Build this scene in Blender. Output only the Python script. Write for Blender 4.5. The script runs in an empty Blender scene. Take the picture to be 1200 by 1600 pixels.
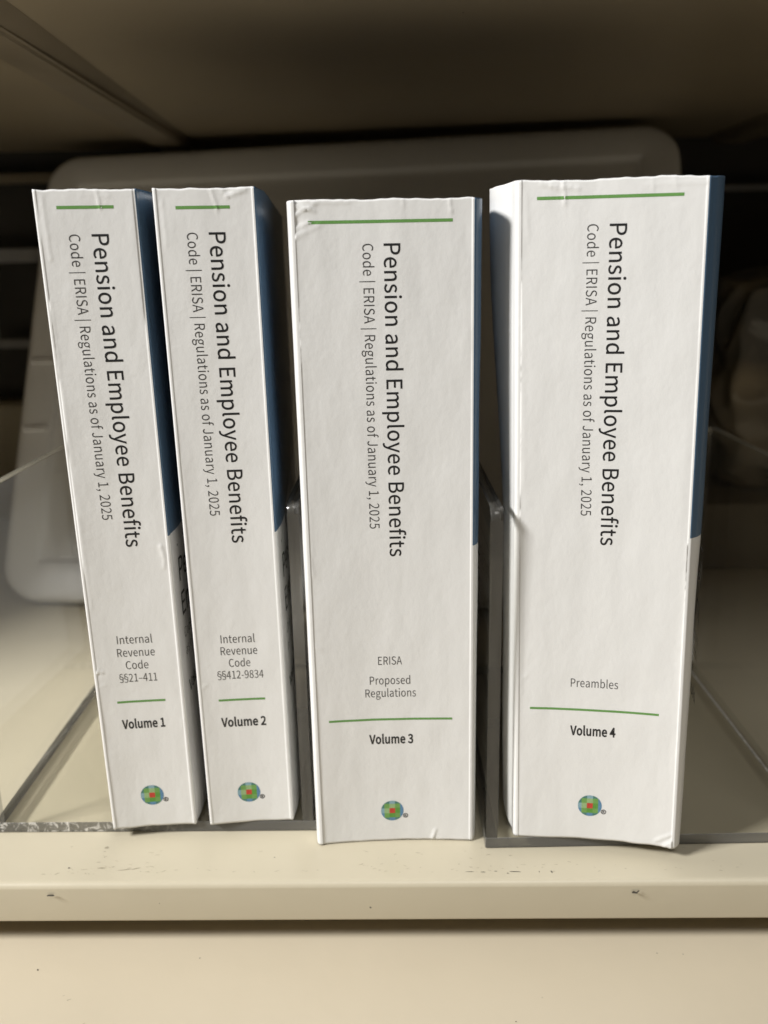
import bpy, bmesh, math, random, json
from mathutils import Vector, Matrix, noise

S = bpy.context.scene
COL = S.collection
R = math.radians

# ------------------------------------------------------------------ camera
cam = bpy.data.cameras.new('camera')
cam.sensor_fit = 'VERTICAL'
cam.sensor_height = 36.0
cam.lens = 36.0 * 1360.23 / 1600.0
cam.clip_start = 0.01
cam.clip_end = 50
fw = Vector((-0.01176815, 0.96225631, -0.27189024))
rt = Vector((0.99980064, 0.00693693, -0.01872334))
up = Vector((0.01613056, 0.27205637, 0.96214611))
co = bpy.data.objects.new('camera', cam)
COL.objects.link(co)
M = Matrix((rt, up, -fw)).transposed().to_4x4()
M.translation = Vector((0, -0.27182, 0.21901))
co.matrix_world = M
cam.dof.use_dof = True
cam.dof.focus_distance = 0.302
cam.dof.aperture_fstop = 9.0
S.camera = co

# ------------------------------------------------------------------ world, lamps, exposure
w = bpy.data.worlds.new('World'); S.world = w; w.use_nodes = True
w.node_tree.nodes['Background'].inputs[0].default_value = (1.0, 0.96, 0.90, 1)
w.node_tree.nodes['Background'].inputs[1].default_value = 0.02
def lamp(name, loc, target, sx, sy, power, col, roll=0):
    l = bpy.data.lights.new(name, 'AREA'); l.shape = 'RECTANGLE'; l.size = sx; l.size_y = sy
    l.energy = power; l.color = col
    o = bpy.data.objects.new(name, l); COL.objects.link(o)
    o.location = loc
    d = (Vector(target) - Vector(loc)).normalized()
    o.rotation_euler = d.to_track_quat('-Z', 'Y').to_euler()
    return o
KD = Vector((-0.75, -0.335, 0.555)).normalized()
lamp('ceiling_tube_lamp', Vector((0, 0.03, 0.12)) + KD * 1.8, (0, 0.03, 0.12), 0.36, 0.26, 47.0, (1.0, 0.992, 0.97))
lamp('ceiling_panel_lamp', (0.30, -1.15, 2.2), (0, 0, 0.12), 1.2, 1.0, 15.0, (1.0, 0.985, 0.96))
S.view_settings.view_transform = 'Standard'
S.view_settings.look = 'None'
S.view_settings.exposure = -0.02
S.view_settings.gamma = 1.0
S.view_settings.use_curve_mapping = False
S.cycles.max_bounces = 10
S.cycles.transparent_max_bounces = 24
S.cycles.use_denoising = True

# ------------------------------------------------------------------ helpers
def obj(name, bm, mats, parent=None, smooth=False):
    me = bpy.data.meshes.new(name)
    bm.to_mesh(me); bm.free()
    for m in (mats if isinstance(mats, (list, tuple)) else [mats]):
        me.materials.append(m)
    if smooth:
        me.polygons.foreach_set('use_smooth', [True] * len(me.polygons))
    o = bpy.data.objects.new(name, me); COL.objects.link(o)
    if parent: o.parent = parent
    return o
def empty(name, loc=(0, 0, 0), rz=0):
    o = bpy.data.objects.new(name, None); COL.objects.link(o)
    o.empty_display_size = 0.02
    o.location = loc; o.rotation_euler = (0, 0, rz)
    return o
def tag(o, label=None, cat=None, group=None, kind=None):
    if label: o['label'] = label
    if cat: o['category'] = cat
    if group: o['group'] = group
    if kind: o['kind'] = kind
    return o
def add_box(bm, x0, x1, y0, y1, z0, z1, bev=0, mi=0):
    r = bmesh.ops.create_cube(bm, size=1)
    for v in r['verts']:
        v.co = Vector(((x0 + x1) / 2 + v.co.x * (x1 - x0), (y0 + y1) / 2 + v.co.y * (y1 - y0), (z0 + z1) / 2 + v.co.z * (z1 - z0)))
    if bev:
        es = list({e for v in r['verts'] for e in v.link_edges})
        bmesh.ops.bevel(bm, geom=es, offset=bev, segments=3, affect='EDGES', profile=0.5)
def extrude_x(bm, prof, x0, x1, n=1, close=True):
    """closed (y, z) profile pulled along X"""
    rows = []
    for i in range(n + 1):
        x = x0 + (x1 - x0) * i / n
        rows.append([bm.verts.new((x, y, z)) for y, z in prof])
    m = len(prof)
    for a, b in zip(rows, rows[1:]):
        for j in range(m if close else m - 1):
            k = (j + 1) % m
            bm.faces.new((a[j], a[k], b[k], b[j]))
    if close:
        bm.faces.new(rows[0][::-1]); bm.faces.new(rows[-1])
    bmesh.ops.recalc_face_normals(bm, faces=bm.faces)
def arc(cx, cy, r, a0, a1, n):
    return [(cx + r * math.cos(R(a0 + (a1 - a0) * i / n)), cy + r * math.sin(R(a0 + (a1 - a0) * i / n))) for i in range(n + 1)]

# ------------------------------------------------------------------ materials
def mat(name):
    m = bpy.data.materials.new(name); m.use_nodes = True
    nt = m.node_tree
    return m, nt, nt.nodes['Principled BSDF']
def N(nt, t, **kw):
    n = nt.nodes.new(t)
    for k, v in kw.items():
        if k in n.inputs: n.inputs[k].default_value = v
        else: setattr(n, k, v)
    return n
def coords(nt, scale=(1, 1, 1), what='Object'):
    tc = nt.nodes.new('ShaderNodeTexCoord'); mp = nt.nodes.new('ShaderNodeMapping')
    mp.inputs['Scale'].default_value = scale
    nt.links.new(tc.outputs[what], mp.inputs[0])
    return mp.outputs[0]
def ramp(nt, fac, stops):
    r = nt.nodes.new('ShaderNodeValToRGB')
    el = r.color_ramp.elements
    while len(el) < len(stops): el.new(0.5)
    for e, (p, c) in zip(el, stops):
        e.position = p; e.color = (*c, 1) if len(c) == 3 else c
    nt.links.new(fac, r.inputs[0])
    return r.outputs[0]
def bump(nt, b, layers):
    """layers: (vector, noise scale, strength, distance)"""
    prev = None
    for vec, sc, st, dist in layers:
        n = N(nt, 'ShaderNodeTexNoise', Scale=sc, Detail=3.0, Roughness=0.6)
        nt.links.new(vec, n.inputs['Vector'])
        bp = N(nt, 'ShaderNodeBump', Strength=st, Distance=dist)
        nt.links.new(n.outputs[0], bp.inputs['Height'])
        if prev: nt.links.new(prev.outputs[0], bp.inputs['Normal'])
        prev = bp
    nt.links.new(prev.outputs[0], b.inputs['Normal'])
def paint(name, c0, c1, rough=0.4, scale=14, dirt=None, bumpy=0.06):
    m, nt, b = mat(name)
    v = coords(nt)
    n = N(nt, 'ShaderNodeTexNoise', Scale=scale, Detail=5.0, Roughness=0.6); nt.links.new(v, n.inputs['Vector'])
    col = ramp(nt, n.outputs[0], [(0.3, c0), (0.7, c1)])
    if dirt:
        n2 = N(nt, 'ShaderNodeTexNoise', Scale=dirt[0], Detail=6.0, Roughness=0.7); nt.links.new(v, n2.inputs['Vector'])
        f = ramp(nt, n2.outputs[0], [(dirt[1], (0, 0, 0)), (dirt[1] + 0.07, (1, 1, 1))])
        mx = nt.nodes.new('ShaderNodeMixRGB'); nt.links.new(f, mx.inputs[0]); nt.links.new(col, mx.inputs[1])
        mx.inputs[2].default_value = (*dirt[2], 1); col = mx.outputs[0]
    nt.links.new(col, b.inputs['Base Color'])
    rr = ramp(nt, n.outputs[0], [(0.3, (rough - .06,) * 3), (0.7, (rough + .08,) * 3)])
    nt.links.new(rr, b.inputs['Roughness'])
    bump(nt, b, [(v, 900, bumpy, 0.0003), (v, 60, bumpy, 0.002)])
    return m
def paper(name, col, rough, blue=False):
    m, nt, b = mat(name)
    v = coords(nt)
    n = N(nt, 'ShaderNodeTexNoise', Scale=45.0, Detail=4.0, Roughness=0.55); nt.links.new(v, n.inputs['Vector'])
    c = ramp(nt, n.outputs[0], [(0.3, tuple(x * 0.975 for x in col)), (0.7, col)])
    if blue:
        vs = coords(nt, (1, 900, 14))
        n2 = N(nt, 'ShaderNodeTexNoise', Scale=1.0, Detail=5.0, Roughness=0.7); nt.links.new(vs, n2.inputs['Vector'])
        c2 = ramp(nt, n2.outputs[0], [(0.62, (0, 0, 0)), (0.85, (0.35,) * 3)])
        mx = nt.nodes.new('ShaderNodeMixRGB'); nt.links.new(c2, mx.inputs[0]); nt.links.new(c, mx.inputs[1])
        mx.inputs[2].default_value = (0.30, 0.40, 0.52, 1); c = mx.outputs[0]
    nt.links.new(c, b.inputs['Base Color'])
    b.inputs['Roughness'].default_value = rough
    b.inputs['Specular IOR Level'].default_value = 0.4
    bump(nt, b, [(v, 1500, 0.16, 0.00015), (v, 420, 0.16, 0.0004), (coords(nt, (1, 1, 0.5)), 75, 0.2, 0.0015)])
    return m
def ink(name, col):
    m, nt, b = mat(name)
    v = coords(nt)
    n = N(nt, 'ShaderNodeTexNoise', Scale=2500.0, Detail=2.0); nt.links.new(v, n.inputs['Vector'])
    nt.links.new(ramp(nt, n.outputs[0], [(0.3, col), (0.75, tuple(min(1, x * 1.25 + .01) for x in col))]), b.inputs['Base Color'])
    b.inputs['Roughness'].default_value = 0.5
    b.inputs['Specular IOR Level'].default_value = 0.35
    return m
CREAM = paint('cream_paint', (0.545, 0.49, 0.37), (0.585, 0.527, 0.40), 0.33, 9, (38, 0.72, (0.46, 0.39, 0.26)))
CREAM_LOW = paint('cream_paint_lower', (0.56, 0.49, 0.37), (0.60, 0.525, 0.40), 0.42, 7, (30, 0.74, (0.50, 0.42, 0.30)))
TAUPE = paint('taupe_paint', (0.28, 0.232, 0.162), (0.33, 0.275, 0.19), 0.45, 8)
TAUPE2 = paint('darker_taupe_paint', (0.20, 0.165, 0.115), (0.25, 0.205, 0.145), 0.38, 20)  # darker tone of the taupe, for the stiffeners and one rail
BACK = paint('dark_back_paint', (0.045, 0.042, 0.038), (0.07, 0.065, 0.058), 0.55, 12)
RAIL = paint('rail_metal', (0.30, 0.30, 0.31), (0.40, 0.40, 0.41), 0.35, 20)
CHIP = paint('bare_metal_chip', (0.05, 0.045, 0.04), (0.10, 0.09, 0.075), 0.5, 900)
SMUDGE = paint('grey_scuff', (0.30, 0.26, 0.19), (0.42, 0.37, 0.27), 0.5, 900)
LIDM = paint('white_polypropylene', (0.76, 0.75, 0.735), (0.81, 0.80, 0.785), 0.42, 12, None, 0.10)
CARD = paint('grey_cardboard', (0.22, 0.19, 0.14), (0.27, 0.23, 0.17), 0.7, 25)
WHITE = paper('white_cover_paper', (0.825, 0.82, 0.808), 0.37)
BLUE = paper('blue_cover_print', (0.085, 0.15, 0.24), 0.33, True)
PAGES, _nt, _b = mat('page_edges')
_n = N(_nt, 'ShaderNodeTexNoise', Scale=1.0, Detail=3.0); _nt.links.new(coords(_nt, (2500, 6, 6)), _n.inputs['Vector'])
_nt.links.new(ramp(_nt, _n.outputs[0], [(0.3, (0.45, 0.43, 0.38)), (0.7, (0.78, 0.75, 0.68))]), _b.inputs['Base Color'])
_b.inputs['Roughness'].default_value = 0.8
BLACK = ink('black_ink', (0.014, 0.014, 0.015))
GREY = ink('grey_black_ink', (0.05, 0.048, 0.048))
GREEN = ink('green_ink', (0.125, 0.285, 0.075))

# clear acrylic: flat faces see straight through with a Fresnel sheen, edges are milky grey with refracted streaks and glints painted in
def acrylic():
    m, nt, b = mat('clear_acrylic')
    out = nt.nodes['Material Output']
    nt.nodes.remove(b)
    t = N(nt, 'ShaderNodeBsdfTransparent'); t.inputs[0].default_value = (0.955, 0.955, 0.945, 1)
    g = N(nt, 'ShaderNodeBsdfGlossy', Roughness=0.04)
    g.inputs[0].default_value = (1, 1, 1, 1)
    lw = N(nt, 'ShaderNodeLayerWeight', Blend=0.5)
    pw = N(nt, 'ShaderNodeMath', operation='POWER'); pw.inputs[1].default_value = 5.0
    nt.links.new(lw.outputs['Facing'], pw.inputs[0])
    f = N(nt, 'ShaderNodeMath', operation='MULTIPLY_ADD'); f.inputs[1].default_value = 0.38; f.inputs[2].default_value = 0.022
    nt.links.new(pw.outputs[0], f.inputs[0])
    mx = nt.nodes.new('ShaderNodeMixShader')
    nt.links.new(f.outputs[0], mx.inputs[0]); nt.links.new(t.outputs[0], mx.inputs[1]); nt.links.new(g.outputs[0], mx.inputs[2])
    nt.links.new(mx.outputs[0], out.inputs[0])
    return m
def acrylic_edge(name, dark, mid, light, scale, thr, solid=0.42, glints=False):
    m, nt, b = mat(name)
    out = nt.nodes['Material Output']
    v = coords(nt, scale)
    n = N(nt, 'ShaderNodeTexNoise', Scale=1.0, Detail=4.0, Roughness=0.6, Distortion=0.8); nt.links.new(v, n.inputs['Vector'])
    c = ramp(nt, n.outputs[0], [(0.25, dark), (thr, mid), (min(0.99, thr + 0.13), light)])
    if glints:  # caustic glints painted as pale noise, only towards the left end
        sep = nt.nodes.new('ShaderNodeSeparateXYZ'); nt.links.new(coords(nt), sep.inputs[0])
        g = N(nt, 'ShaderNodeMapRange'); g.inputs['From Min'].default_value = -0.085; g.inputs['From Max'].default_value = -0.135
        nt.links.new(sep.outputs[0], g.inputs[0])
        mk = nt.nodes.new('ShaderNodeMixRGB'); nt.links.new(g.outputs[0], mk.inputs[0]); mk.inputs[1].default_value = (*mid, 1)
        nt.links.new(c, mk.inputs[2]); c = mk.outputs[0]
    nt.links.new(c, b.inputs['Base Color'])
    b.inputs['Roughness'].default_value = 0.22
    b.inputs['Specular IOR Level'].default_value = 0.7
    bump(nt, b, [(v, 2.0, 0.25, 0.0004), (coords(nt), 1400, 0.2, 0.0002)])
    t = N(nt, 'ShaderNodeBsdfGlass', Roughness=0.06, IOR=1.49); t.inputs[0].default_value = (0.93, 0.93, 0.90, 1)
    mx = nt.nodes.new('ShaderNodeMixShader'); mx.inputs[0].default_value = solid
    nt.links.new(t.outputs[0], mx.inputs[1]); nt.links.new(b.outputs[0], mx.inputs[2])
    nt.links.new(mx.outputs[0], out.inputs[0])
    return m
ACR = acrylic()
PIPED = paint('piped_light_paint', (0.55, 0.54, 0.52), (0.92, 0.91, 0.89), 0.25, 700)  # pale colour standing in for light piped through the acrylic
ACE = acrylic_edge('acrylic_edge', (0.075, 0.072, 0.066), (0.15, 0.143, 0.13), (0.50, 0.48, 0.45), (420, 120, 26), 0.64)
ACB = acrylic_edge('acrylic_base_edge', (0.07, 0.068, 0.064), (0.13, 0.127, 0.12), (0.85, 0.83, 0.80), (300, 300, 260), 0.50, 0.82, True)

# ------------------------------------------------------------------ the cabinet (setting)
SR = -0.00823
# shelf with a rolled front lip
prof = [(0.62, 0.0), (0.10, 0.0)] + [(0.0055, 0.0)] + arc(0.0024, -0.0024, 0.0024, 88, 176, 8)[0:] + [(0.0040, -0.0190)] + arc(0.0052, -0.0190, 0.0012, 190, 270, 4) + [(0.014, -0.0202), (0.014, -0.0150), (0.62, -0.0150)]
bm = bmesh.new(); extrude_x(bm, prof, -0.52, 0.52, 1)
shelf = obj('shelf', bm, CREAM); tag(shelf, kind='structure'); shelf.rotation_euler = (0, 0, SR)
for p in shelf.data.polygons:
    p.use_smooth = abs(p.normal.x) < 0.5
shelf.data.set_sharp_from_angle(angle=R(35))

def chips(name, spots, z, m, parent, seed, normal='Z'):
    """irregular flakes lying just on the paint"""
    rnd = random.Random(seed); bm = bmesh.new()
    for x, y, rx, ry, a in spots:
        k = 9; vs = []
        for i in range(k):
            t = 2 * math.pi * i / k; q = rnd.uniform(0.55, 1.15)
            px, py = rx * q * math.cos(t), ry * q * math.sin(t)
            px, py = px * math.cos(a) - py * math.sin(a), px * math.sin(a) + py * math.cos(a)
            if normal == 'Z': vs.append(bm.verts.new((x + px, y + py, z)))
            else: vs.append(bm.verts.new((x + px, z, y + py)))
        bm.faces.new(vs)
    bmesh.ops.recalc_face_normals(bm, faces=bm.faces)
    for f in bm.faces:
        if (normal == 'Z' and f.normal.z < 0) or (normal == 'Y' and f.normal.y > 0): f.normal_flip()
    return obj(name, bm, m, parent)
mm = 0.001
top_spots = [(0.0261, 0.0058, 2.2*mm, .16*mm, .02), (0.031, 0.0056, 1.1*mm, .18*mm, 0), (0.0358, 0.0060, .6*mm, .2*mm, 0),
             (0.043, 0.0057, 2.4*mm, .2*mm, -.05), (0.0402, 0.0049, .4*mm, .3*mm, 0), (0.0566, 0.0056, .28*mm, .7*mm, .2),
             (-0.1264, 0.0092, .5*mm, .35*mm, 0), (0.052, 0.0056, .18*mm, .5*mm, 0), (-.155, .0104, .35*mm, .3*mm, 0), (-.0485, .0147, .3*mm, .3*mm, 0)]
chips('paint_chip', top_spots, 0.00008, CHIP, shelf, 3)
chips('paint_chip', [(-0.1305, -0.0047, 1.5*mm, .5*mm, .1), (0.0862, -0.0047, 1.3*mm, .75*mm, -.35), (0.0875, -0.0043, .8*mm, .4*mm, .5),
      (-0.0112, -0.0107, .4*mm, .42*mm, 0), (-.09, -.0085, .2*mm, .2*mm, 0)], -0.0001, CHIP, shelf, 5, 'Y')
rnd = random.Random(8)
sm = [(-0.1158, 0.0212, 1.0*mm, .8*mm, .3), (-0.114, 0.0092, 1.6*mm, .5*mm, .1), (-.105, .0080, 3.2*mm, .35*mm, .15), (-.1005, .0087, 2.0*mm, .3*mm, .3)]
for i in range(110):
    x = rnd.choice([rnd.uniform(-.135, -.09), rnd.uniform(-.13, .13), rnd.uniform(-.02, .06), rnd.uniform(-.13, .13)])
    y = abs(rnd.gauss(0.0075, 0.0018)) if rnd.random() < .8 else rnd.uniform(.006, .024)
    sm.append((x, max(y, .0058), rnd.uniform(.15, 1.1)*mm, rnd.uniform(.07, .18)*mm, rnd.gauss(0, .3)))
chips('scuff_mark', sm, 0.00006, SMUDGE, shelf, 11)

# pull-out surface below the shelf
prof = [(0.30, -0.0325), (-0.42, -0.0325)] + arc(-0.42, -0.0365, 0.004, 90, 180, 5)[1:] + [(-0.424, -0.06), (0.30, -0.06)]
bm = bmesh.new(); extrude_x(bm, prof, -0.52, 0.52, 1)
low = obj('lower_shelf', bm, CREAM_LOW); tag(low, kind='structure'); low.rotation_euler = (0, 0, SR)
chips('paint_chip', [(-0.1363, -0.0065, .4*mm, .55*mm, .8), (0.0965, .0005, .35*mm, .25*mm, 0), (0.106, 0.0, .25*mm, .2*mm, 0), (0.0394, -0.0302, .3*mm, .3*mm, 0), (-.0765, -.0010, .3*mm, .25*mm, 0)], -0.03242, CHIP, low, 21)
chips('scuff_mark', [(-0.1196, -0.0204, .9*mm, .2*mm, .5), (-.122, -.0185, .5*mm, .12*mm, .5), (-.112, -.0320, 2.5*mm, .16*mm, .75), (.05, -.02, .3*mm, .2*mm, 0)], -0.03244, SMUDGE, low, 22)

# underside of the drawer above, with two hat-channel stiffeners
CZ = 0.315
bm = bmesh.new()
add_box(bm, -0.52, 0.52, 0.034, 0.497, CZ, CZ + 0.012)
add_box(bm, -0.52, 0.52, 0.022, 0.0335, CZ + 0.001, CZ + 0.16)
add_box(bm, -0.52, 0.52, 0.47, 0.53, CZ + 0.0125, CZ + 0.025)
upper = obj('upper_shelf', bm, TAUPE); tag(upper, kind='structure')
for xf, xb in (((-0.175, -0.164, -0.1475, -0.137), (-0.189, -0.178, -0.1530, -0.152)), ((0.259, 0.264, 0.288, 0.297), (0.259, 0.264, 0.288, 0.297))):
    bm = bmesh.new()
    h = 0.0065
    a, b = [[bm.verts.new((x, y, z)) for x, z in zip(xs, (CZ - .0001, CZ - h, CZ - h, CZ - .0001))] for xs, y in ((xf, .0345), (xb, .488))]
    for i in range(4):
        j = (i + 1) % 4; bm.faces.new((a[i], a[j], b[j], b[i]))
    bm.faces.new(a[::-1]); bm.faces.new(b)
    bmesh.ops.recalc_face_normals(bm, faces=bm.faces)
    es = [e for e in bm.edges if abs(e.verts[0].co.z - e.verts[1].co.z) < 1e-6 and abs(e.verts[0].co.y - e.verts[1].co.y) > .1 and e.verts[0].co.z < CZ - .003]
    bmesh.ops.bevel(bm, geom=es, offset=0.0016, segments=4, affect='EDGES')
    obj('stiffener_channel', bm, TAUPE2, upper)
chips('rust_speck', [(.0305, .1135, .55*mm, .8*mm, .3)], CZ - .00008, CHIP, upper, 31)

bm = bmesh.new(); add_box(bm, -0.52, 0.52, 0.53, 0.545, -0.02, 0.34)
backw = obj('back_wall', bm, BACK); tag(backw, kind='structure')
for nm, x0, x1, z0, z1, y, m in (('back_rail', -.50, -.15, .2917, .300, .508, TAUPE2), ('back_rail', -.50, -.20, .2276, .2395, .500, RAIL),
                              ('back_rail', .14, .50, .2740, .2790, .503, RAIL), ('back_rail', -.345, -.20, .1555, .163, .500, RAIL), ('rail_upright', -.349, -.3455, .1555, .225, .500, RAIL)):
    bm = bmesh.new(); add_box(bm, x0, x1, y, y + .008, z0, z1, .0015); obj(nm, bm, m, backw)
bm = bmesh.new(); add_box(bm, -.50, -.20, .49, .529, .0, .108, .004); obj('back_ledge', bm, CREAM, backw)
for s, nm in ((-1, 'side_wall'), (1, 'side_wall')):
    bm = bmesh.new(); add_box(bm, min(s * .521, s * .533), max(s * .521, s * .533), 0.012, 0.545, -0.02, 0.48)
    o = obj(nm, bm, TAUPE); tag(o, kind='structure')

# ------------------------------------------------------------------ plastic lid leaning at the back
LX, LY, LW, LH, LYAW, LTB, LROLL = (-0.2690, 0.2740, 0.4605, 0.3350, -0.1223, 0.4830, 0.0197)
ax = Vector((math.cos(LYAW), math.sin(LYAW), 0)); dp = Vector((-math.sin(LYAW), math.cos(LYAW), 0))
uu = Vector((0, 0, 1)) * math.cos(LTB) + dp * math.sin(LTB)
A = ax * math.cos(LROLL) + uu * math.sin(LROLL); Bv = uu * math.cos(LROLL) - ax * math.sin(LROLL); Nv = A.cross(Bv)
def rrect(bm, inset, z, W, H, r):
    r = max(r - inset, 0.003); x0, y0, x1, y1 = inset, inset, W - inset, H - inset
    pts = []
    for cx, cy, a0 in ((x1 - r, y1 - r, 0), (x0 + r, y1 - r, 90), (x0 + r, y0 + r, 180), (x1 - r, y0 + r, 270)):
        pts += arc(cx, cy, r, a0, a0 + 90, 8)
    return [bm.verts.new((x, y, z)) for x, y in pts]
bm = bmesh.new()
rings = [(0.003, -0.022), (0.0, -0.020), (0.0, -0.008), (0.0012, -0.0035), (0.004, -0.0008), (0.008, 0.0), (0.0245, 0.0), (0.0262, -0.0009), (0.0275, -0.0030), (0.0295, -0.0034), (0.0325, -0.0034), (0.04, -0.0030), (0.075, -0.0028)]
rs = [rrect(bm, i, z, LW, LH, 0.026) for i, z in rings]
for a, b in zip(rs, rs[1:]):
    for i in range(len(a)):
        j = (i + 1) % len(a); bm.faces.new((a[i], a[j], b[j], b[i]))
bm.faces.new(rs[-1]); bm.faces.new(rs[0][::-1])
bmesh.ops.recalc_face_normals(bm, faces=bm.faces)
lid = obj('plastic_tray', bm, LIDM, None, True)
lid.data.set_sharp_from_angle(angle=R(50))
M = Matrix((A, Bv, Nv)).transposed().to_4x4(); M.translation = Vector((LX, LY, 0.0075)); lid.matrix_world = M
tag(lid, 'large white plastic tray with rounded corners leaning behind the books', 'tray')
for y0 in (.168, .118):
    bm = bmesh.new(); add_box(bm, 0.0055, 0.024, y0, y0 + .004, -0.0006, 0.0016, .0007)
    obj('grip_rib', bm, LIDM, lid)

# ------------------------------------------------------------------ dim things at the back right
bm = bmesh.new(); add_box(bm, 0.205, 0.44, 0.333, 0.46, 0.0004, 0.050, .002)
bx = obj('flat_box', bm, CARD); tag(bx, 'low grey brown box lying at the dark back right', 'box')
bm = bmesh.new()
bmesh.ops.create_icosphere(bm, subdivisions=6, radius=1)
for v in bm.verts:
    n = v.co.normalized()
    r = 1 + 0.22 * (1 - abs(noise.noise(n * 2.2 + Vector((3.1, 0, 0))))) * 0.8 - 0.15 + 0.07 * (1 - 2 * abs(noise.noise(n * 2.9)))
    k = max(abs(n.x), abs(n.y), abs(n.z)) ** 0.5
    c = n * r / k * 0.95
    v.co = Vector((0.325 + c.x * .095, 0.395 + c.y * .048, 0.0508 + max(0, (c.z * .088 + 0.080))))
bag = obj('plastic_bag', bm, None or BACK, None, True)
mb, nt, b = mat('dark_bag_film')
v = coords(nt); n = N(nt, 'ShaderNodeTexNoise', Scale=9.0, Detail=1.5, Distortion=1.0); nt.links.new(v, n.inputs['Vector'])
nt.links.new(ramp(nt, n.outputs[0], [(0.36, (0.10, 0.10, 0.102)), (0.52, (0.22, 0.205, 0.18)), (0.64, (0.50, 0.42, 0.30))]), b.inputs['Base Color'])
b.inputs['Roughness'].default_value = 0.22
bump(nt, b, [(v, 40, 0.5, 0.004)])
bag.data.materials.clear(); bag.data.materials.append(mb)
tag(bag, 'dark crumpled plastic bag resting on the low box at right', 'bag')

# ------------------------------------------------------------------ acrylic holders
T = 0.004827; WH = 0.1372; WD = 0.150
def wall_mesh(bm, x0, x1, clear_foot=False):
    pr = [(0, T), (0, WH - .0042)] + arc(.0042, WH - .0042, .0042, 170, 90, 6) + [(WD - .0042, WH)] + arc(WD - .0042, WH - .0042, .0042, 80, 0, 6) + [(WD, T)]
    va = [bm.verts.new((x0, y, z + .0001)) for y, z in pr]; vb = [bm.verts.new((x1, y, z + .0001)) for y, z in pr]
    fa = bm.faces.new(va); fb = bm.faces.new(vb[::-1])
    for i in range(len(pr)):
        j = (i + 1) % len(pr); f = bm.faces.new((va[j], va[i], vb[i], vb[j])); f.material_index = 0 if clear_foot and j == 0 else 1; f.smooth = i not in (0,)
    bmesh.ops.recalc_face_normals(bm, faces=bm.faces)
    es = [e for e in bm.edges if abs(e.verts[0].co.x - e.verts[1].co.x) < 1e-7 and len(e.link_faces) == 2 and {f.material_index for f in e.link_faces} == {0, 1}]
    bmesh.ops.bevel(bm, geom=es, offset=0.00025, segments=1, affect='EDGES')
def holder(loc, rz, walls, bx0, bx1, label):
    t = empty('acrylic_holder', loc, rz)
    tag(t, label, 'book holder', 'clear acrylic holders on the shelf')
    bm = bmesh.new(); add_box(bm, bx0, bx1, 0, WD, 0.0003, T, 0.0003)
    o = obj('base_plate', bm, [ACR, ACB], t)
    for p in o.data.polygons:
        p.material_index = 0 if abs(p.normal.z) > .9 or (p.normal.x > .9 and bx1 > .1) else 1
    for x0, x1 in walls:
        bm = bmesh.new(); wall_mesh(bm, x0, x1, x0 > .1); pn = obj('side_panel', bm, [ACR, ACE], t)
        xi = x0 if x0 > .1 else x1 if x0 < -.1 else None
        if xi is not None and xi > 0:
            bm = bmesh.new(); add_box(bm, xi - .0009, xi - .0001, .002, WD - .002, T + .0001, T + .0006)  # added strip that paints the bright line along the panel foot
            obj('piped_light_strip', bm, PIPED, pn)
    return t
holder((0, 0.03098, 0), -0.00826, [(-.1642, -.1594), (-.0391, -.03437)], -.1642, -.0330, 'clear acrylic holder that carries the two thin books at left')
holder((0, 0.0185, 0), 0.0122, [(.0333, .0382), (.1611, .1659)], .0333, .1659, 'clear acrylic holder that carries the rightmost tilted thick book')

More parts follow.
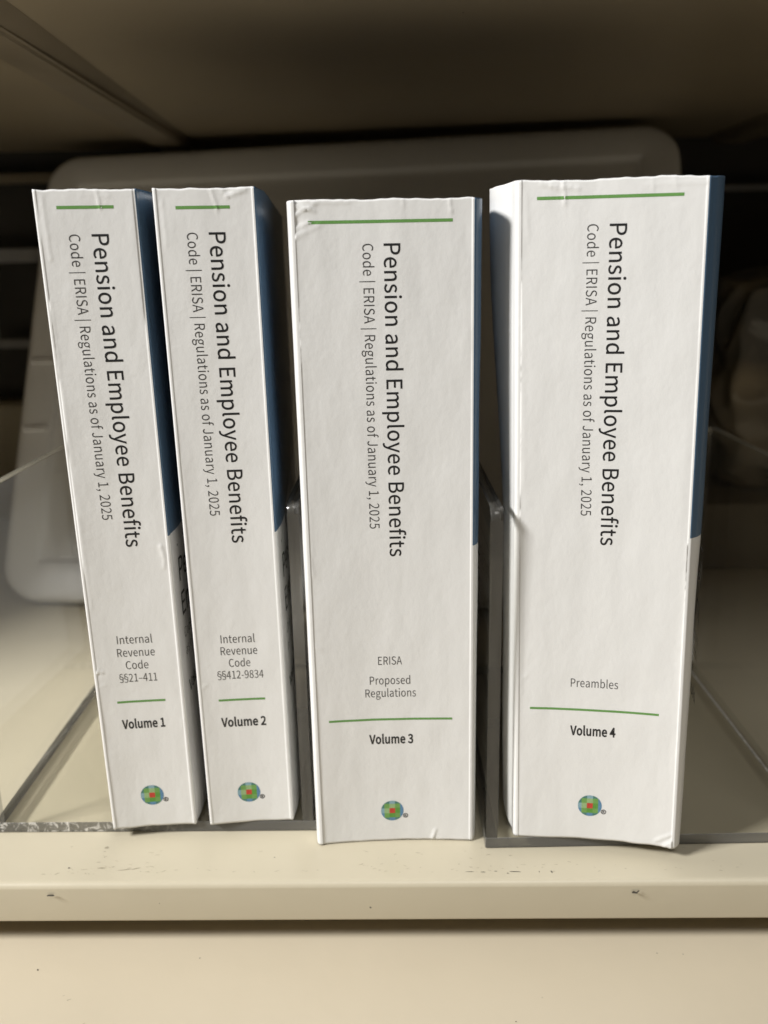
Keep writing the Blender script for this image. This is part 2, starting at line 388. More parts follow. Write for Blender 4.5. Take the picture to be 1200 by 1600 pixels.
# ------------------------------------------------------------------ lettering
G = json.loads(r'''{"b":[843,[[452,-18,550,-1,638,50,709,132,756,243,774,382,761,509,725,614,665,693,583,743,479,760,397,746,318,709,246,656,251,789,251,1086,126,1086,126,0,225,0,236,76,241,76,309,26,381,-6],[431,87,377,94,315,118,251,164,251,554,319,609,385,643,447,655,561,620,625,525,644,381,616,223,541,123]]],"P":[864,[[138,0,263,0,263,398,428,398,551,410,653,446,730,507,780,593,797,707,779,821,730,904,651,960,548,990,423,1000,138,1000],[263,501,263,898,407,898,553,881,642,821,671,707,643,590,557,522,412,501]]],"e":[756,[[426,-18,519,-8,599,19,668,57,625,141,568,109,507,89,439,82,315,114,230,204,194,341,693,341,698,412,664,596,563,717,402,760,303,742,213,692,139,611,89,503,71,370,89,236,139,128,215,48,313,-1],[192,430,231,555,307,633,405,660,504,634,567,556,589,430]]],"n":[832,[[126,0,251,0,251,538,319,600,383,638,453,651,533,630,579,566,593,453,593,0,718,0,718,469,693,628,619,726,491,760,397,743,316,697,243,633,240,633,228,741,126,741]]],"s":[638,[[319,-18,467,13,557,92,588,202,554,314,469,382,363,427,285,459,226,498,203,555,218,609,264,648,341,663,402,654,457,631,509,598,569,675,505,718,427,748,340,760,201,731,115,656,85,550,117,446,198,380,300,336,380,303,444,258,469,195,453,137,405,95,323,79,242,90,170,121,104,168,44,85,123,32,217,-4]]],"i":[375,[[126,0,251,0,251,741,126,741],[188,894,232,904,261,933,271,977,261,1019,232,1047,188,1057,145,1047,117,1019,106,977,117,933,145,904]]],"o":[827,[[413,-18,519,-1,612,48,688,127,738,235,756,370,738,505,688,614,612,694,519,743,413,760,308,743,214,694,139,614,89,505,71,370,89,235,139,127,214,48,308,-1],[413,86,301,122,226,220,199,370,226,519,301,619,413,655,526,619,602,519,629,370,602,220,526,122]]],"a":[768,[[296,-18,385,-3,467,35,542,89,546,89,557,0,659,0,659,456,633,616,550,722,402,760,289,744,190,708,112,663,160,577,224,615,299,644,382,656,476,629,522,560,535,469,367,442,239,403,150,349,97,280,80,192,109,78,185,7],[332,83,265,95,218,133,201,201,232,285,337,346,535,386,535,180,466,126,400,94]]],"d":[846,[[378,-18,463,-3,539,35,603,87,607,87,618,0,720,0,720,1086,595,1086,595,801,602,674,538,720,471,749,393,760,295,742,207,692,136,611,89,502,72,370,86,235,126,127,190,48,275,-1],[405,87,295,121,225,218,201,371,230,520,306,619,415,655,475,647,534,622,595,577,595,188,534,132,471,98]]],"E":[804,[[138,0,729,0,729,108,263,108,263,472,643,472,643,580,263,580,263,894,714,894,714,1000,138,1000]]],"m":[1263,[[126,0,251,0,251,538,316,601,378,638,437,651,514,630,560,566,574,453,574,0,698,0,698,538,765,601,827,638,885,651,963,630,1008,566,1023,453,1023,0,1147,0,1147,469,1123,628,1049,726,924,760,837,742,756,692,678,618,637,694,571,743,473,760,389,743,312,697,243,633,240,633,228,741,126,741]]],"p":[846,[[126,-312,251,-312,251,-61,247,68,315,21,384,-8,452,-18,550,-1,638,50,709,132,756,243,774,382,761,509,725,614,665,693,583,743,479,760,394,745,315,707,243,655,240,655,228,741,126,741],[431,87,377,94,316,118,251,164,251,554,320,609,385,643,447,655,561,620,625,525,644,381,616,223,541,123]]],"l":[387,[[256,-18,286,-16,310,-12,329,-7,311,89,285,86,268,91,256,108,251,139,251,1086,126,1086,126,147,139,58,181,2]]],"y":[711,[[138,-319,264,-285,353,-194,415,-63,693,741,572,741,438,330,378,120,371,120,297,330,147,741,18,741,315,-1,299,-57,260,-139,205,-196,132,-217,75,-205,50,-304]]],"B":[896,[[138,0,456,0,581,12,686,47,766,105,817,187,835,293,809,411,737,490,632,532,632,539,711,586,761,662,778,756,733,897,613,976,434,1000,138,1000],[263,576,263,900,417,900,548,885,627,833,653,739,629,652,551,595,412,576],[263,101,263,477,438,477,587,458,679,399,711,297,678,186,585,122,438,101]]],"f":[443,[[45,640,146,640,146,0,270,0,270,640,427,640,427,741,270,741,270,858,282,938,316,987,375,1004,458,984,486,1080,449,1093,407,1101,362,1104,240,1074,169,989,146,859,146,741,45,734]]],"t":[514,[[357,-18,404,-14,451,-4,495,10,471,104,386,83,318,100,282,148,271,225,271,640,473,640,473,741,271,741,271,950,168,950,154,741,37,734,37,640,147,640,147,229,167,99,233,13]]],"C":[870,[[514,-18,634,-1,735,48,821,126,752,206,684,145,608,106,520,93,414,111,328,165,263,250,223,364,209,503,223,641,265,753,332,837,419,889,524,907,603,895,671,862,729,813,797,895,727,955,635,1000,523,1018,379,995,257,928,162,821,101,677,79,499,100,321,160,177,253,71,373,5]]],"R":[866,[[263,525,263,898,431,898,564,881,646,825,674,720,646,612,564,547,431,525],[686,0,828,0,574,438,693,491,771,585,799,720,754,885,631,974,450,1000,138,1000,138,0,263,0,263,424,443,424]]],"I":[400,[[138,0,263,0,263,1000,138,1000]]],"S":[813,[[415,-18,596,21,713,122,754,266,727,390,653,475,548,533,407,595,329,631,266,683,240,763,263,840,328,889,427,907,514,896,589,864,655,814,720,895,640,959,540,1002,427,1018,265,983,153,890,112,753,144,630,221,548,315,497,458,434,544,392,604,338,626,255,601,170,529,113,416,93,314,108,220,151,141,217,65,130,163,51,280,0]]],"A":[829,[[5,0,132,0,229,306,595,306,690,0,824,0,484,1000,344,1000],[261,405,310,559,409,898,415,898,516,559,563,405]]],"|":[368,[[141,-381,228,-381,228,1143,141,1143]]],"u":[828,[[342,-18,435,-1,515,46,587,116,591,116,600,0,704,0,704,741,580,741,580,216,513,144,449,103,379,90,300,110,254,174,240,286,240,741,115,741,115,271,139,112,214,15]]],"g":[769,[[375,-341,574,-305,704,-212,750,-85,721,16,635,73,492,91,347,91,269,102,228,130,217,172,223,208,240,236,265,261,300,247,337,238,374,235,512,266,609,355,645,492,638,553,617,605,585,645,737,645,737,741,479,741,449,751,414,757,374,760,236,727,136,636,97,495,111,413,147,345,194,296,194,291,155,256,124,210,112,153,121,100,144,60,179,31,179,25,119,-23,82,-81,70,-143,109,-251,216,-318],[374,319,296,341,239,402,217,495,238,589,295,648,374,668,454,648,511,589,532,495,510,402,453,341],[393,-255,277,-239,204,-194,179,-126,186,-83,211,-40,254,0,349,-11,477,-11,560,-20,610,-50,628,-105,599,-178,517,-233]]],"r":[529,[[126,0,251,0,251,476,307,576,372,631,437,648,464,647,486,643,509,636,532,744,509,753,483,758,453,760,374,741,302,688,243,606,240,606,228,741,126,741]]],"J":[730,[[323,-18,481,24,571,136,599,293,599,1000,472,1000,472,306,454,183,401,114,311,93,244,104,187,141,138,206,48,141,117,53,209,0]]],"1":[757,[[120,0,668,0,668,104,468,104,468,1000,372,1000,314,971,246,948,165,929,165,850,344,850,344,104,120,104]]],"2":[757,[[60,0,689,0,689,108,412,108,248,98,379,229,488,357,570,481,623,604,641,724,605,879,504,981,349,1018,234,1000,139,949,55,872,127,801,187,861,257,902,334,917,437,891,498,821,518,719,501,612,447,497,357,370,228,230,60,74]]],"0":[757,[[379,-18,484,3,571,65,635,169,676,315,690,503,676,690,635,834,571,936,484,998,379,1018,274,998,187,936,123,834,82,690,68,503,82,315,123,169,187,65,274,3],[379,83,279,127,213,264,188,503,213,741,279,877,379,920,479,877,546,741,570,503,546,264,479,127]]],"5":[757,[[357,-18,456,-3,545,40,618,110,667,205,685,325,643,506,535,610,383,644,328,639,279,626,233,604,259,894,636,894,636,1000,150,1000,117,533,184,491,238,523,290,543,351,550,460,523,532,445,558,322,529,196,453,115,345,86,242,102,162,142,100,196,37,115,115,51,220,2]]],",":[379,[[102,-259,209,-191,277,-95,302,26,289,104,253,154,196,172,150,161,116,131,102,85,115,38,148,8,194,-3,209,-1,192,-77,145,-140,72,-186]]],"v":[711,[[285,0,431,0,693,741,570,741,430,319,362,101,355,101,286,319,147,741,18,741]]],"c":[696,[[417,-18,504,-6,585,26,658,75,603,160,552,122,494,96,428,86,308,122,228,220,199,370,230,519,312,619,432,655,487,647,536,624,580,591,643,673,585,716,514,748,427,760,317,743,219,694,141,614,90,505,71,370,88,235,136,127,211,48,306,-1]]],"\u00a7":[1364,[[913,913,947,997,885,1027,804,1049,707,1059,552,1029,452,950,415,838,421,792,440,748,469,714,409,655,375,593,364,535,396,429,488,355,640,297,770,249,836,198,854,136,831,66,765,16,663,-3,567,8,493,33,443,64,405,-19,473,-57,559,-80,660,-87,814,-58,924,24,966,149,957,206,936,253,909,284,956,336,987,401,999,476,967,582,876,656,735,708,627,742,552,787,524,854,545,910,603,955,693,973,786,963,861,940],[467,551,474,591,495,632,533,671,678,618,828,558,896,452,890,406,872,364,843,329,806,347,745,371,652,402,532,453,479,501]]],"4":[757,[[464,0,581,0,581,276,715,276,715,375,581,375,581,1000,443,1000,27,357,27,276,464,276],[464,375,157,375,385,716,465,864,471,864,468,805,465,740,464,682]]],"9":[757,[[321,-18,430,2,529,63,610,171,664,329,683,543,667,714,620,847,548,942,455,999,347,1018,203,977,100,864,60,693,94,520,190,415,336,379,419,394,498,436,566,501,549,339,511,221,457,143,391,99,317,86,253,95,196,121,147,162,79,85,142,32,222,-4],[565,606,496,529,425,485,356,472,257,500,197,576,177,693,200,813,261,892,348,921,457,885,531,779]]],"8":[757,[[382,-18,546,17,655,109,694,240,670,358,609,443,527,503,527,510,587,570,638,653,659,752,626,888,532,981,385,1015,245,983,147,894,111,761,129,666,178,590,246,531,246,525,158,461,90,369,63,248,104,111,217,17],[450,543,339,594,256,662,224,761,245,846,301,902,383,922,475,898,532,835,553,745,541,673,506,606],[383,75,276,99,201,164,173,259,191,349,240,425,311,486,443,428,539,354,576,244,552,156,485,97]]],"3":[757,[[359,-18,522,16,637,114,681,267,652,388,576,473,469,521,469,528,563,580,624,660,647,768,609,903,506,988,355,1018,248,1002,156,960,76,899,143,820,205,870,274,904,351,917,441,897,499,842,520,759,494,661,407,593,243,568,243,472,427,447,525,377,554,271,528,172,457,109,351,86,249,102,169,144,104,201,40,120,117,52,221,2]]],"-":[473,[[63,334,412,334,412,430,63,430]]],"\u2013":[731,[[63,341,668,341,668,426,63,426]]],"V":[784,[[321,0,467,0,784,1000,656,1000,495,458,463,347,433,240,398,128,393,128,359,240,328,347,296,458,134,1000,1,1000]]]}''')
def outlines(text, wt=0.0, track=0.0):
    """contours of a line of text, cap height 1; wt thickens (+) or thins (-) the strokes"""
    out = []; x = 0.0
    for ch in text:
        if ch == ' ':
            x += 0.30 + track; continue
        adv, polys = G[ch]
        if ch in '§–':
            xa = [q for p in polys for q in p[::2]]; adv = max(xa) - min(xa) + 70; polys = [[q - min(xa) + 35 if i % 2 == 0 else q for i, q in enumerate(p)] for p in polys]
        for p in polys:
            pts = [(p[i] / 1000, p[i + 1] / 1000) for i in range(0, len(p), 2)]
            q = [pts[0]]
            for a in pts[1:]:
                if math.hypot(a[0] - q[-1][0], a[1] - q[-1][1]) > 0.004: q.append(a)
            if math.hypot(q[0][0] - q[-1][0], q[0][1] - q[-1][1]) < 0.004: q.pop()
            n = len(q); res = []
            for i in range(n):
                a, b, c = q[i - 1], q[i], q[(i + 1) % n]
                d1 = Vector((b[0] - a[0], b[1] - a[1])).normalized(); d2 = Vector((c[0] - b[0], c[1] - b[1])).normalized()
                n1 = Vector((d1.y, -d1.x)); n2 = Vector((d2.y, -d2.x))
                h = n1 + n2
                if h.length < 0.3: h = n1
                h.normalize(); k = wt / max(0.55, h.dot(n1))
                res.append((x + b[0] + h.x * k, b[1] + h.y * k))
            out.append(res)
        x += adv / 1000 + track
    return out, x
def fill(polys):
    cu = bpy.data.curves.new('tmp', 'CURVE'); cu.dimensions = '2D'; cu.fill_mode = 'BOTH'
    for p in polys:
        s = cu.splines.new('POLY'); s.points.add(len(p) - 1); s.use_cyclic_u = True
        for pt, (x, y) in zip(s.points, p): pt.co = (x, y, 0, 1)
    o = bpy.data.objects.new('tmp', cu); COL.objects.link(o)
    dg = bpy.context.evaluated_depsgraph_get(); dg.update()
    me = bpy.data.meshes.new_from_object(o.evaluated_get(dg))
    vs = [(v.co.x, v.co.y) for v in me.vertices]; fs = [tuple(p.vertices) for p in me.polygons]
    bpy.data.objects.remove(o); bpy.data.curves.remove(cu); bpy.data.meshes.remove(me)
    return vs, fs
def text_shape(text, cap, length=None, wt=0.0, track=0.0):
    """filled text in mm; scaled along the line to the wanted length"""
    key = (text, cap, length, wt, track)
    if key in CACHE: return CACHE[key]
    for k in range(12):          # a degenerate fill shows as a wrong area: nudge the weight and try again
        pl, adv = outlines(text, wt + 0.0011 * k, track)
        xs = [x for p in pl for x, _ in p]; x0, x1 = min(xs), max(xs)
        sx = (length / (x1 - x0)) if length else cap
        vs, fs = fill(pl)
        want = abs(sum(a[0] * b[1] - b[0] * a[1] for p in pl for a, b in zip(p, p[1:] + p[:1])) / 2)
        got = sum(abs(sum(vs[f[i]][0] * vs[f[(i + 1) % len(f)]][1] - vs[f[(i + 1) % len(f)]][0] * vs[f[i]][1] for i in range(len(f)))) / 2 for f in fs)
        if abs(got - want) < 0.02 * want: break
    CACHE[key] = ([((x - x0) * sx, y * cap) for x, y in vs], fs)
    return CACHE[key]
CACHE = {}

# ------------------------------------------------------------------ books
BH = 0.240; VB = 0.1220
class Book:
    pass
def seg_dist(px, py, a):
    x0, y0, x1, y1 = a[:4]; dx, dy = x1 - x0, y1 - y0; L = dx * dx + dy * dy
    t = max(0, min(1, ((px - x0) * dx + (py - y0) * dy) / L)) if L else 0
    return math.hypot(px - x0 - t * dx, py - y0 - t * dy), t
def make_book(n, loc, w, lean, yaw, tb, sag_bot, sag_top, left, right, depth, creases, dents, label, skew=0.0, rl=.0012, rr=.0012, llo=1.0):
    B = Book(); B.w = w
    rnd = random.Random(n * 17)
    sx, sy = math.sin(lean), math.sin(tb)
    B.off = Vector((n * 7.3, n * 3.1, 0))
    def dfun(u, v):
        """depth of the spine surface at (u, v); + is away from the viewer"""
        t = min(1, max(0, u / w)); s = v / BH
        a = sag_bot * max(0.0, 1 - s) ** 1.5 + sag_top * s
        tt = t ** (1 + skew)
        d = a * max(0.0, math.sin(math.pi * tt)) ** 0.9 if 0 < tt < 1 else 0
        e = min(1, t / .06, (1 - t) / .06)
        d += e * (0.00030 * noise.noise(Vector((u * 38, v * 11, 0)) + B.off) + 0.00011 * noise.noise(Vector((u * 130, v * 60, 4)) + B.off))
        mu, mv = u * 1000, v * 1000
        for c in creases:
            dist, tq = seg_dist(mu, mv, c)
            if dist < 4 * c[5]:
                jit = 0.75 + 0.5 * noise.noise(Vector((mu * .9, mv * .9, 9)))
                d -= 1.5 * c[4] * .001 * jit * math.exp(-(dist / c[5]) ** 2)
        for (du, dv, rad, amp) in dents:
            q = math.hypot(mu - du, mv - dv) / rad
            if q < 3: d += amp * .001 * math.exp(-q * q)
        return d
    def place(x, d, v):
        return Vector((x - v * sx, d + v * sy, v))
    def spine(u, v, off=0.00005):
        return place(u, dfun(u, v) - off, v)
    # cross-section: back cover (left), spine, front cover (right)
    lpts = [(-left[-1][0], depth)] + [(-a, b) for a, b in left[::-1]]
    rpts = [(w + a, b) for a, b in right] + [(w + right[-1][0], depth)]
    def dens(pts, k=3):
        for _ in range(k):
            q = [pts[0]]
            for a, b in zip(pts, pts[1:]):
                q += [(a[0] * .75 + b[0] * .25, a[1] * .75 + b[1] * .25), (a[0] * .25 + b[0] * .75, a[1] * .25 + b[1] * .75)]
            pts = q + [pts[-1]]
        return pts
    L = dens(lpts + [(0.0, .0002 + rl * .3), (rl * .45, 0.0), (rl, 0.0)])[:-1]
    ns = max(40, int(w / .0006))
    SPN = [(rl + (w - rl - rr) * i / ns, 0) for i in range(ns + 1)]
    Rr = dens([(w - rr, 0.0), (w - rr * .35, 0.0), (w, .0001 + rr * .25)] + rpts)[1:]
    path = L + SPN + Rr; i0, i1 = len(L), len(L) + ns
    B.rpath = Rr
    rows = []
    nv = 330
    for k in range(nv + 1): rows.append(BH * k / nv)
    rows = sorted(set([r for r in rows if abs(r - VB) > .0004] + [VB]))
    bm = bmesh.new(); grid = []
    for v in rows:
        row = []
        for i, (x, d) in enumerate(path):
            dd = d
            if i0 <= i <= i1: dd = dfun(x, v)
            zz = v
            s = v / BH
            if s > .9: zz += ((s - .9) / .1) ** 2 * (0.0005 * noise.noise(Vector((x * 90, d * 60, 1)) + B.off) + 0.0003 * noise.noise(Vector((x * 320, d * 90, 2)) + B.off) - 0.0004)
            if s < .04: zz += (1 - s / .04) * (0.0002 + 0.00025 * noise.noise(Vector((x * 150, d * 80, 3)) + B.off))
            fl = 1.0
            if i < i0 and x < 0:
                q = min(1, max(0, (v - .115) / .115)); fl = llo + (1 - llo) * q * q * (3 - 2 * q)
            if i > i1 and x > w and n > 2:
                fl = 0.55 + 0.45 * v / BH
            wob = 0.00035 * noise.noise(Vector((v * 26, i < i0, 5)) + B.off) if (i < i0 or i > i1) else 0
            co = place((x * fl if i < i0 else (w + (x - w) * fl if i > i1 else x)) + wob * (0 if abs(d) < .004 else 1), dd, 0); co.z = zz
            co.x -= v * sx; co.y += v * sy
            row.append(bm.verts.new(co))
        grid.append(row)
    for (ra, rb, va) in zip(grid, grid[1:], rows):
        for i in range(len(path) - 1):
            f = bm.faces.new((ra[i], ra[i + 1], rb[i + 1], rb[i])); f.smooth = True
            if i >= i1 + 1 and path[i][0] > w - (.0007 if n < 3 else .0010) and va >= VB - 1e-6: f.material_index = 1
    B.root = empty('book', loc, yaw); tag(B.root, label, 'book', 'volumes of the law reference set')
    B.cover = obj('cover', bm, [WHITE, BLUE], B.root)
    md = B.cover.modifiers.new('thickness', 'SOLIDIFY'); md.thickness = 0.0004; md.offset = -1
    # page block inside the cover
    bm = bmesh.new()
    inner = [(-left[-1][0] * .9 + .001, depth - .002), (-left[len(left) // 2][0] + .001, .02), (.0012, .0035), (w - .0012, .0035), (w + right[len(right) // 2][0] - .001, .02), (w + right[-1][0] * .9 - .001, depth - .002)]
    lo = [bm.verts.new(place(x, d, .0004)) for x, d in inner]; hi = [bm.verts.new(place(x, d, BH - .0012)) for x, d in inner]
    for i in range(6):
        j = (i + 1) % 6; bm.faces.new((lo[i], lo[j], hi[j], hi[i]))
    bm.faces.new(lo[::-1]); bm.faces.new(hi)
    bmesh.ops.recalc_face_normals(bm, faces=bm.faces)
    obj('page_block', bm, PAGES, B.root)
    B.spine = spine; B.place = place
    # front cover surface by arc length from the spine edge
    acc = [0]
    for a, b in zip(Rr, Rr[1:]): acc.append(acc[-1] + math.hypot(b[0] - a[0], b[1] - a[1]))
    def front(s, v, off=0.00012):
        for i in range(len(Rr) - 1):
            if acc[i + 1] >= s: break
        a, b = Rr[i], Rr[i + 1]; t = (s - acc[i]) / max(1e-9, acc[i + 1] - acc[i])
        nx, ny = (b[1] - a[1]), -(b[0] - a[0]); l = math.hypot(nx, ny)
        wob = 0.00035 * noise.noise(Vector((v * 26, 0, 5)) + B.off)
        return place(a[0] + (b[0] - a[0]) * t + nx / l * (off) + wob, a[1] + (b[1] - a[1]) * t + ny / l * off, v)
    B.front = front
    return B
def decal(B, name, shape, fn, m):
    vs, fs = shape; bm = bmesh.new()
    vv = [bm.verts.new(fn(x * .001, y * .001)) for x, y in vs]
    for f in fs:
        try: bm.faces.new([vv[i] for i in f])
        except ValueError: pass
    bm.normal_update()
    for f in bm.faces:
        if (f.normal.y > 0 if name != 'cover_title' else f.normal.x < 0): f.normal_flip()
    return obj(name, bm, m, B.cover)
def strip(B, name, u0, u1, v0, v1, th, m):
    bm = bmesh.new(); k = 60; rows = []
    for i in range(k + 1):
        t = i / k; u = (u0 + (u1 - u0) * t) * .001; v = (v0 + (v1 - v0) * t) * .001
        rows.append((bm.verts.new(B.spine(u, v - th * .0005)), bm.verts.new(B.spine(u, v + th * .0005))))
    for a, b in zip(rows, rows[1:]): bm.faces.new((a[0], b[0], b[1], a[1]))
    return obj(name, bm, m, B.cover)
EMB = {'a': (0.035, 0.10, 0.24), 'b': (0.10, 0.22, 0.36), 'c': (0.22, 0.36, 0.42), 'g': (0.10, 0.27, 0.045), 'h': (0.15, 0.31, 0.08), 'l': (0.27, 0.40, 0.19), 'r': (0.48, 0.05, 0.03), 't': (0.06, 0.18, 0.16)}
EMATS = {k: ink('emblem_' + n, EMB[k]) for k, n in zip('abcghlrt', ('navy', 'blue', 'pale_blue', 'green', 'mid_green', 'light_green', 'red', 'teal'))}
def emblem(B, u, v, r):
    keys = list(EMATS); bm = bmesh.new()
    pat = ['btcta', 'thlhb', 'clrgb', 'bhghb', 'atbta']
    n = 40
    edges = [-1.0, -.68, -.24, .24, .68, 1.0]
    def cell(t):
        for i in range(5):
            if t < edges[i + 1]: return i
        return 4
    xs = sorted(set([round(-1 + 2 * i / n, 4) for i in range(n + 1)] + edges))
    for i in range(len(xs) - 1):
        for j in range(len(xs) - 1):
            q = [(xs[i], xs[j]), (xs[i + 1], xs[j]), (xs[i + 1], xs[j + 1]), (xs[i], xs[j + 1])]
            cx, cy = (xs[i] + xs[i + 1]) / 2, (xs[j] + xs[j + 1]) / 2
            if min(math.hypot(*p) for p in q) >= 1: continue
            q2 = []
            for p in q:
                l = math.hypot(*p); q2.append(p if l <= 1 else (p[0] / l, p[1] / l))
            rr2 = math.hypot(cx, cy)
            bul = 1 - 0.12 * (1 - rr2 * rr2)
            c = pat[cell(-cy * bul)][cell(cx * bul)]
            try:
                f = bm.faces.new([bm.verts.new(B.spine((u + p[0] * r) * .001, (v + p[1] * r) * .001)) for p in q2]); f.material_index = keys.index(c)
            except ValueError: pass
    bmesh.ops.remove_doubles(bm, verts=bm.verts, dist=2e-6)
    bm.normal_update()
    for f in bm.faces:
        if f.normal.y > 0: f.normal_flip()
    obj('emblem', bm, [EMATS[k] for k in keys], B.cover)
    # registered mark: ring and R
    k = 20; ring = [[(math.cos(2 * math.pi * i / k) * q, math.sin(2 * math.pi * i / k) * q) for i in range(k)] for q in (1.0, 0.70)]
    vs = [(a, b) for rg in ring for a, b in rg]; fs = [(i, (i + 1) % k, k + (i + 1) % k, k + i) for i in range(k)]
    tv, tf = text_shape('R', 0.95, None, .05)
    mx = max(x for x, _ in tv) / 2
    b0 = len(vs); vs = vs + [(x - mx, y - .48) for x, y in tv]; fs = fs + [tuple(i + b0 for i in f) for f in tf]
    decal(B, 'registered_mark', (vs, fs), lambda x, y: B.spine((u + 5.15) * .001 + x, (v - 2.3) * .001 + y), BLACK)
def letter(B, title_u, sub_u, g1, g2, secs, vol, em):
    decal(B, 'spine_title', text_shape('Pension and Employee Benefits', 5.35, 107.6, 0.009, .02), lambda x, y: B.spine(title_u * .001 + y, .2259 - x), BLACK)
    decal(B, 'spine_subtitle', text_shape('Code | ERISA | Regulations as of January 1, 2025', 3.5, 97.0, -0.004, .03), lambda x, y: B.spine(sub_u * .001 + y, .2259 - x), GREY)
    strip(B, 'green_rule', g1[0], g1[1], g1[2], g1[2], 1.0, GREEN)
    strip(B, 'green_rule', g2[0], g2[1], g2[2], g2[2], 0.85, GREEN)
    for s, c, wd, vb in secs:
        decal(B, 'section_text', text_shape(s, 3.3, wd, -0.004, .02), lambda x, y: B.spine((c - wd / 2) * .001 + x, vb * .001 + y), GREY)
    s, c, wd, vb = vol
    decal(B, 'volume_number', text_shape(s, 3.65, wd, 0.044, .03), lambda x, y: B.spine((c - wd / 2) * .001 + x, vb * .001 + y), BLACK)
    emblem(B, *em)
    # large title printed on the front cover, seen edge-on
    lines = [('Pension and', 9.2, 101.5, 0.004, BLACK), ('Employee Benefits', 9.2, 87.5, 0.004, BLACK), ('Code | ERISA | Regulations', 4.2, 78.0, -.02, GREY), ('as of January 1, 2025', 4.2, 71.0, -.02, GREY), (vol[0], 5.0, 55.0, .02, BLACK)]
    allv, allf = [], []
    for s, cap, vb, wt, m in lines:
        vs, fs = text_shape(s, cap, None, wt)
        b0 = len(allv); allv += [(9 + x, vb + y) for x, y in vs]; allf += [tuple(i + b0 for i in f) for f in fs]
    b0 = len(allv); allv += [(9, 115.3), (60, 115.3), (60, 116.2), (9, 116.2)]; allf.append((b0, b0 + 1, b0 + 2, b0 + 3))
    decal(B, 'cover_title', (allv, allf), lambda x, y: B.front(x, y), BLACK)

b1 = make_book(1, (-.11405, .02664, T), .03300, .0018, .0950, -.0190, .0009, .0002, [(0, .004), (.0003, .012), (.001, .03)], [(.0, .004), (.0012, .010), (.002, .03)], .175,
    [(3.0, 238, 3.4, 218, .10, .5), (20.2, 239.8, 21.0, 234, .16, .45), (21, 237.6, 24, 237.9, .06, .5), (0.3, 69.5, 3.5, 69.3, .30, .5), (.6, 67.5, 2.2, 70.8, .25, .4), (.4, 62, 4.0, 64, .08, .5),
     (29.5, 118, 30.4, 114, .22, .7), (30.3, 112.5, 30.0, 110, .16, .5), (2.0, 130, 2.5, 95, .06, .6), (1.6, 205, 2.2, 150, .05, .6), (31.0, 47, 31.2, 44, .1, .5)],
    [(1, 69, 1.6, .25)],
    'thin white paperback law book marked Volume 1, leftmost of the four')
letter(b1, 17.3, 10.0, (7.2, 25.2, 234.2), (7.5, 25.5, 56.1), [('Internal', 16.5, 12.9, 80.3), ('Revenue', 16.5, 13.8, 75.0), ('Code', 16.4, 8.3, 69.8), ('§§21–411', 16.35, 14.0, 64.5)], ('Volume 1', 16.4, 16.2, 44.7), (16.6, 14.4, 4.45))
b2 = make_book(2, (-.07581, .02887, T), .03344, .0047, .0816, -.0103, .0009, .0002, [(0, .004), (.0003, .012), (.001, .03)], [(.0005, .004), (.0014, .009), (.0020, .018), (.0022, .03)], .175,
    [(3.0, 236, 3.2, 222, .09, .5), (19.0, 239.8, 20.6, 233, .16, .45), (24, 237.4, 30, 239.2, .22, .6), (22.5, 239, 24.3, 237.4, .2, .5), (3.0, 69, 5.5, 70.5, .05, .5), (2.2, 150, 2.6, 110, .05, .6), (1.4, 60, 3.4, 62, .08, .5)],
    [(24.2, 238.6, 1.3, .3)],
    'thin white paperback law book marked Volume 2, beside the acrylic wall')
letter(b2, 17.3, 10.1, (7.2, 24.7, 233.7), (7.6, 25.3, 55.0), [('Internal', 16.55, 12.7, 78.8), ('Revenue', 16.7, 13.7, 73.9), ('Code', 16.6, 8.0, 68.9), ('§§412-9834', 16.6, 17.4, 63.9)], ('Volume 2', 16.45, 17.2, 43.6), (16.4, 13.8, 4.45))
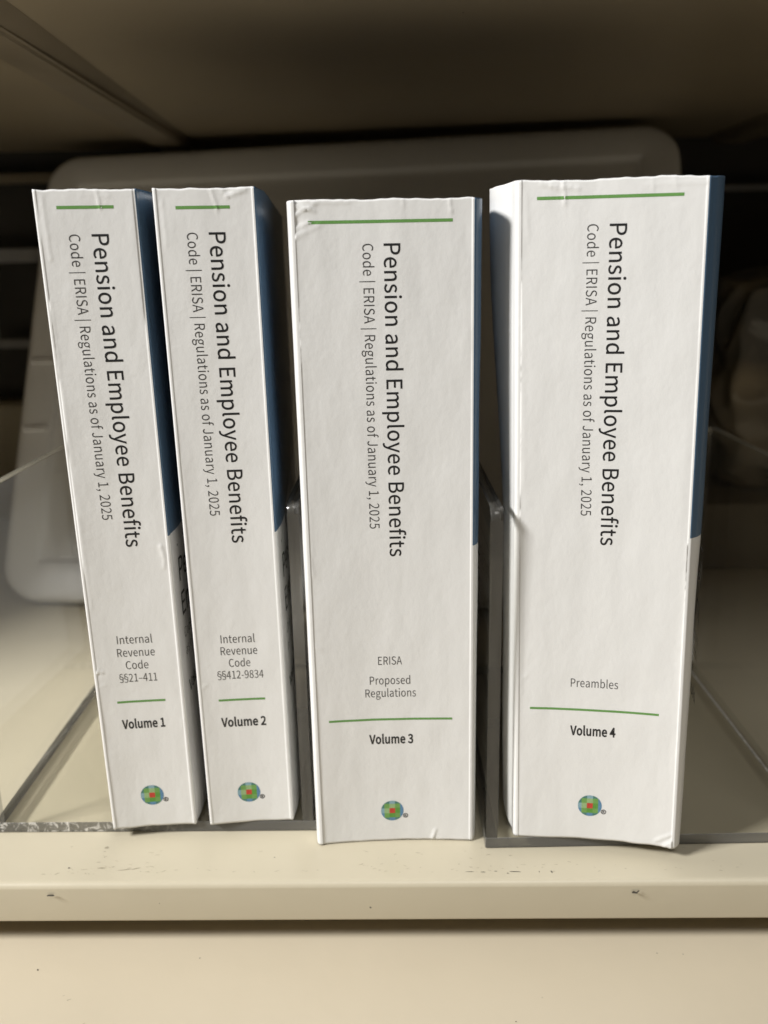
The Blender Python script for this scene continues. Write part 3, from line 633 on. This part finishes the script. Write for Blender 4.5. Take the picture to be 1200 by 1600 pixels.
b3 = make_book(3, (-.03214, .02181, .0002), .06121, .0023, .0294, .0108, .0019, .0006, [(.0006, .004), (.0009, .012), (.0011, .03)], [(.0012, .0020), (.0023, .005), (.0027, .012), (.0025, .03)], .18,
    [(1.9, 240, 1.6, 150, .05, .5), (2.6, 205, 3.0, 120, .04, .6), (1.8, 110, 2.4, 30, .03, .5), (1.2, 238.5, 8.5, 236.5, .30, .55), (1.5, 235, 9, 239, .22, .5), (1.5, 231, 7.0, 233, .18, .6), (2, 228.5, 10, 232, .12, .7),
     (37.2, 240, 37.4, 237.5, .14, .4), (52.2, 239.8, 52.8, 235.5, .16, .45), (1, 239, 20, 239.2, .15, .5), (45.2, .6, 46.4, 4.5, .35, .5), (2.4, 85, 4.5, 83, .10, .6), (2.2, 118, 3.0, 112, .12, .6)],
    [(0, 240, 4, .9), (2.5, 232.5, 2.0, .35)],
    'thick white paperback law book marked Volume 3, standing directly on the shelf', skew=-.08, rl=.0020, rr=.0014)
letter(b3, 30.7, 23.7, (6.3, 53.3, 232.8), (6.35, 53.0, 53.35), [('ERISA', 29.9, 8.8, 75.9), ('Proposed', 29.75, 15.1, 67.9), ('Regulations', 29.9, 19.0, 62.7)], ('Volume 3', 29.75, 16.8, 43.1), (29.6, 13.5, 4.4))
b4 = make_book(4, (.04415, .01979, T), .06065, .0179, -.1486, .0286, .0021, .0007, [(.0006, .0022), (.0013, .005), (.0046, .010), (.0090, .020), (.0100, .035)], [(.0026, .0022), (.0046, .0052), (.0058, .010), (.0062, .018), (.0060, .03)], .18,
    [(2.0, 239, 1.6, 8, .03, .6), (3.2, 236, 4.0, 222, .07, .6), (15.0, 240, 15.6, 232.5, .22, .5), (8, 239, 20, 237.3, .20, .6), (11, 238.0, 15, 236.9, .18, .5), (41, 237.4, 59, 237.9, .10, .5), (42.8, 239.6, 43, 236, .12, .4), (49.5, 239.6, 50, 236, .10, .4),
     (3.0, 66, 5.2, 68, .10, .5), (2.4, 200, 3.2, 140, .06, .6), (2.2, 130, 2.8, 60, .06, .6), (53.5, 2.2, 59.8, 6.5, .25, .6), (56.5, .5, 60, 3.6, .3, .5), (59.2, 120, 59.5, 60, .10, .6)],
    [(59.8, .5, 2.4, -.7), (59.0, 78, 6, .10), (59.0, 112, 7, -.05)],
    'thick white paperback law book marked Volume 4, rightmost and slightly turned', skew=.1, rl=.0018, rr=.0014, llo=.5)
letter(b4, 29.9, 22.85, (6.7, 52.4, 234.2), (6.0, 52.4, 54.6), [('Preambles', 29.2, 16.9, 63.7)], ('Volume 4', 29.1, 16.5, 44.2), (28.85, 14.7, 4.45))
